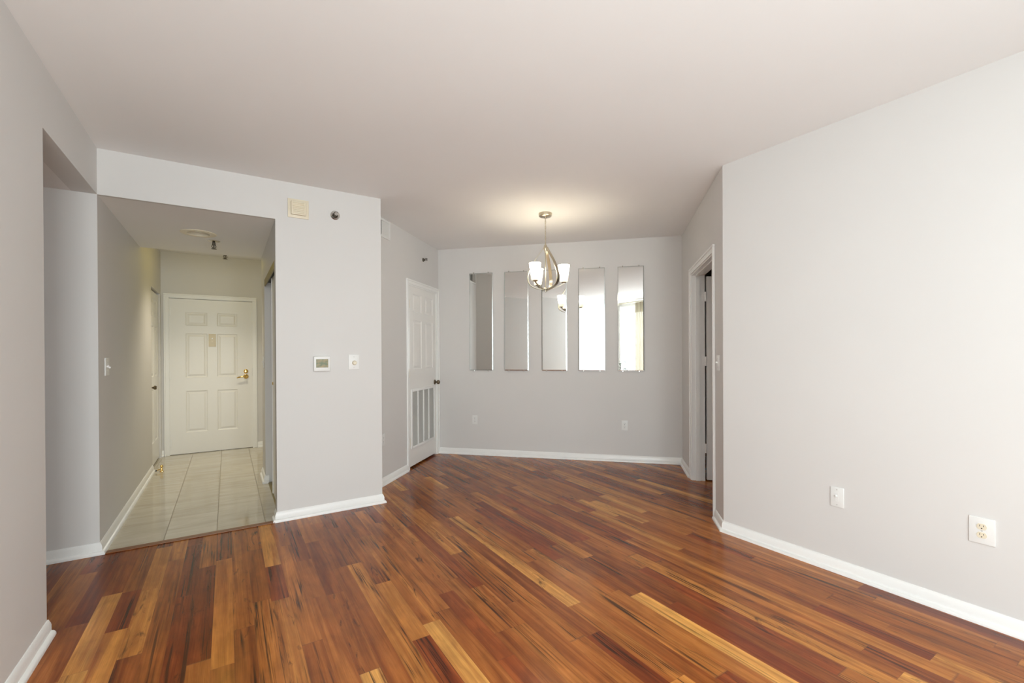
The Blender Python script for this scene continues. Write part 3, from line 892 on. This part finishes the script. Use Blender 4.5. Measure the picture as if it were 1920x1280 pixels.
# ------------------------------------------------------------------ chandelier
c = empty('chandelier', (CH[0], CH[1], H))
tag(c, 'brushed nickel chandelier with three lit glass shades hanging before the mirrors', 'chandelier')
zc = lambda z: z - H
MB().lathe([(0, 0), (.062, 0), (.063, -.006), (.060, -.026), (.052, -.033), (.012, -.036), (.008, -.046), (0, -.046)], 36).build('canopy', M['nickel'], c, True)
# chain links
ch = MB(); zt, zb = zc(2.522), zc(2.300); nl = 9
for k in range(nl):
    z = zt + (zb - zt) * (k + .5) / nl; hl = (zt - zb) / nl * .68
    ang = R(90 * (k % 2) + 20)
    pts = []
    for i in range(17):
        a = 2 * math.pi * i / 16
        pts.append((.006 * math.cos(a) * math.cos(ang), .006 * math.cos(a) * math.sin(ang), z + hl * math.sin(a)))
    ch.tube(pts, .0017, 6, False)
ch.tube([(.002, 0, zt), (.004, .002, (zt + zb) / 2), (.002, 0, zb)], .0018, 6)
ch.build('chain', M['nickel'], c, True)
MB().lathe([(0, zc(2.300)), (.006, zc(2.296)), (.007, zc(2.275)), (.016, zc(2.262)), (.018, zc(2.235)), (.010, zc(2.215)), (.007, zc(2.20)), (0, zc(2.20))], 24).build('top_hub', M['nickel'], c, True)
MB().tube([(0, 0, zc(2.21)), (0, 0, zc(1.865))], .0055, 12).build('stem', M['nickel'], c, True)
hb = MB().lathe([(0, zc(1.828)), (.009, zc(1.832)), (.011, zc(1.845)), (.022, zc(1.850)), (.024, zc(1.862)), (.012, zc(1.872)), (0, zc(1.872))], 24)
for k in range(3):
    a = SHADES[k] + R(76)
    hb.sphere((.026 * math.cos(a), .026 * math.sin(a), zc(1.843)), .008, n=12)
hb.build('bottom_hub', M['nickel'], c, True)

def bez(P, n=28):
    """Catmull-Rom through the control points"""
    P = [Vector(p) for p in P]; Q = [2 * P[0] - P[1]] + P + [2 * P[-1] - P[-2]]; o_ = []
    seg = max(4, n // (len(P) - 1))
    for i in range(1, len(Q) - 2):
        for k in range(seg):
            t = k / seg
            o_.append(0.5 * ((2 * Q[i]) + (Q[i + 1] - Q[i - 1]) * t + (2 * Q[i - 1] - 5 * Q[i] + 4 * Q[i + 1] - Q[i + 2]) * t * t + (3 * Q[i] - Q[i - 1] - 3 * Q[i + 1] + Q[i + 2]) * t ** 3))
    o_.append(P[-1]); return o_
for a in SHADES:
    e = a + R(76)
    rz = lambda r, z, q: (r * math.cos(q), r * math.sin(q), zc(z))
    pts = bez([rz(.014, 2.250, e), rz(.045, 2.205, e), (rz(.115, 2.105, e)), rz(.160, 2.005, e), rz(.170, 1.945, e), rz(.144, 1.890, e), rz(.078, 1.860, e), rz(.016, 1.852, e)], 42)
    MB().strap(pts, (-math.sin(e), math.cos(e), 0), .030, .006).build('strap', M['nickel'], c, True)
    pts = bez([rz(.016, 1.852, a), rz(.070, 1.862, a), rz(.125, 1.882, a), rz(.165, 1.905, a), rz(.172, 1.916, a)], 24)
    ar = MB().strap(pts, (-math.sin(a), math.cos(a), 0), .014, .005).build('arm', M['nickel'], c, True)
    sx, sy = .170 * math.cos(a), .170 * math.sin(a)
    mt = Matrix.Translation((sx, sy, 0))
    MB().lathe([(0, zc(1.908)), (.020, zc(1.910)), (.026, zc(1.918)), (.018, zc(1.924)), (0, zc(1.924))], 24, mt).build('shade_holder', M['nickel'], ar, True)
    MB().lathe([(.012, zc(1.920)), (.033, zc(1.921)), (.037, zc(1.930)), (.0545, zc(2.076)), (.0515, zc(2.076)), (.034, zc(1.934)), (.012, zc(1.925))], 36, mt).build('lamp_shade', M['shade'], c, True)
    MB().lathe([(.012, zc(1.925)), (.012, zc(1.965)), (.0, zc(1.967))], 16, mt).build('socket', M['plastic'], c, True)

# ------------------------------------------------------------------ window, curtain and plant behind the camera (seen in the mirrors)
def window(name, loc, rz, ww, wh, nd, label):
    """local +x along the wall, +y into the room"""
    o = empty(name, loc, rz)
    struct(o, label, 'window')
    mb = MB()
    for a in ((-ww, -ww + .05, 0, wh), (ww - .05, ww, 0, wh), (-ww + .05, ww - .05, 0, .05), (-ww + .05, ww - .05, wh - .05, wh)):
        mb.box(a[0], a[1], -.115, -.03, a[2], a[3], .003)
    pw = (2 * ww - .10) / nd
    for k in range(1, nd):
        x = -ww + .05 + pw * k
        mb.box(x - .025, x + .025, -.11, -.04, .05, wh - .05, .003)
    fr = mb.build('window_frame', M['trim'], o)
    for k in range(nd):
        x = -ww + .05 + pw * k
        MB().box(x, x + pw, -.078, -.074, .05, wh - .05).build('pane', M['glass'], fr)
    MB().box(-ww, ww, -.03, .012, -.02, 0, .003).build('window_sill', M['trim'], o)
    return o
window('window_1', ((WX0 + WX1) / 2, WIN_Y, WZ0), 0.0, (WX1 - WX0) / 2, WZ1 - WZ0, 3, 'wide bright window with white frame behind the camera')
window('window_2', (0, (SY0 + SY1) / 2, SZ0), R(-90), (SY1 - SY0) / 2, SZ1 - SZ0, 1, 'bright side window in the left wall beside the camera')

def curtain(x0, x1, label):
    o = empty('curtain', ((x0 + x1) / 2, WIN_Y + .09, 0))
    mb = MB(); b = mb.b; n = 80; hw = (x1 - x0) / 2
    top, bot = [], []
    for i in range(n + 1):
        x = -hw + 2 * hw * i / n
        y = .028 * math.sin(i / n * (x1 - x0) * 52) + .008 * math.sin(i * .9)
        top.append(b.verts.new((x, y * .7, 2.515))); bot.append(b.verts.new((x * 1.03, y, .04)))
    for i in range(n): b.faces.new((bot[i], bot[i + 1], top[i + 1], top[i]))
    mb.build('panel', M['sheer'], o, True)
    return tag(o, label, 'curtain')
curtain(.71, 1.15, 'sheer cream curtain over the window, reflected in the mirror nearest the doorway')
curtain(3.06, 3.52, 'sheer cream curtain at the window end by the right wall')
o = empty('curtain_rod', (1.78, WIN_Y + .09, 2.53))
MB().tube([(-1.74, 0, 0), (1.76, 0, 0)], .012, 12).build('rod', M['nickel'], o, True)
for q in (-1, 1):
    MB().sphere((q * 1.75, 0, 0), .022).build('finial', M['nickel'], o, True)
    MB().box(q * 1.6 - .008, q * 1.6 + .008, -.09, .0, -.012, .012, .002).build('bracket', M['nickel'], o)
tag(o, 'slim metal curtain rod above the window behind the camera', 'curtain rod')

o = empty('potted_plant', (.43, WIN_Y + .36, 0))
MB().lathe([(0, 0), (.10, 0), (.135, .26), (.15, .28), (.14, .30), (.125, .27), (0, .26)], 28).build('pot', M['pot'], o, True)
stem = MB(); leaves = MB()
for k in range(9):
    a = k * 2.4; rr = .04 + .012 * k; hgt = .95 + .06 * (k % 5)
    tip = Vector((rr * math.cos(a) * 1.2, rr * math.sin(a) * 1.2, hgt))
    stem.tube([(0, 0, .26), (tip.x * .4, tip.y * .4, .26 + (hgt - .26) * .6), tip], [.008, .006, .003], 6)
    for j in range(4):
        ang = a + j * 1.7; L_ = .10 + .03 * random.random()
        p0 = Vector((tip.x * (.6 + .12 * j), tip.y * (.6 + .12 * j), .26 + (hgt - .26) * (.65 + .11 * j)))
        dr = Vector((math.cos(ang), math.sin(ang), .35 - .25 * (j % 2))).normalized(); sd = dr.cross(Vector((0, 0, 1))).normalized()
        bb = leaves.b
        prev = None
        for q, wd in ((0, .004), (.25, .024), (.55, .030), (.85, .014), (1.0, .001)):
            pp = p0 + dr * L_ * q - Vector((0, 0, .05 * q * q))
            cur = [bb.verts.new(pp - sd * wd + Vector((0, 0, .006))), bb.verts.new(pp), bb.verts.new(pp + sd * wd + Vector((0, 0, .006)))]
            if prev:
                for i in range(2): bb.faces.new((prev[i], prev[i + 1], cur[i + 1], cur[i]))
            prev = cur
stem.build('stems', M['bark'], o, True)
lv = leaves.build('foliage', M['leaf'], o, True)
tag(o, 'dark leafy potted plant by the window, glimpsed in a mirror', 'plant')
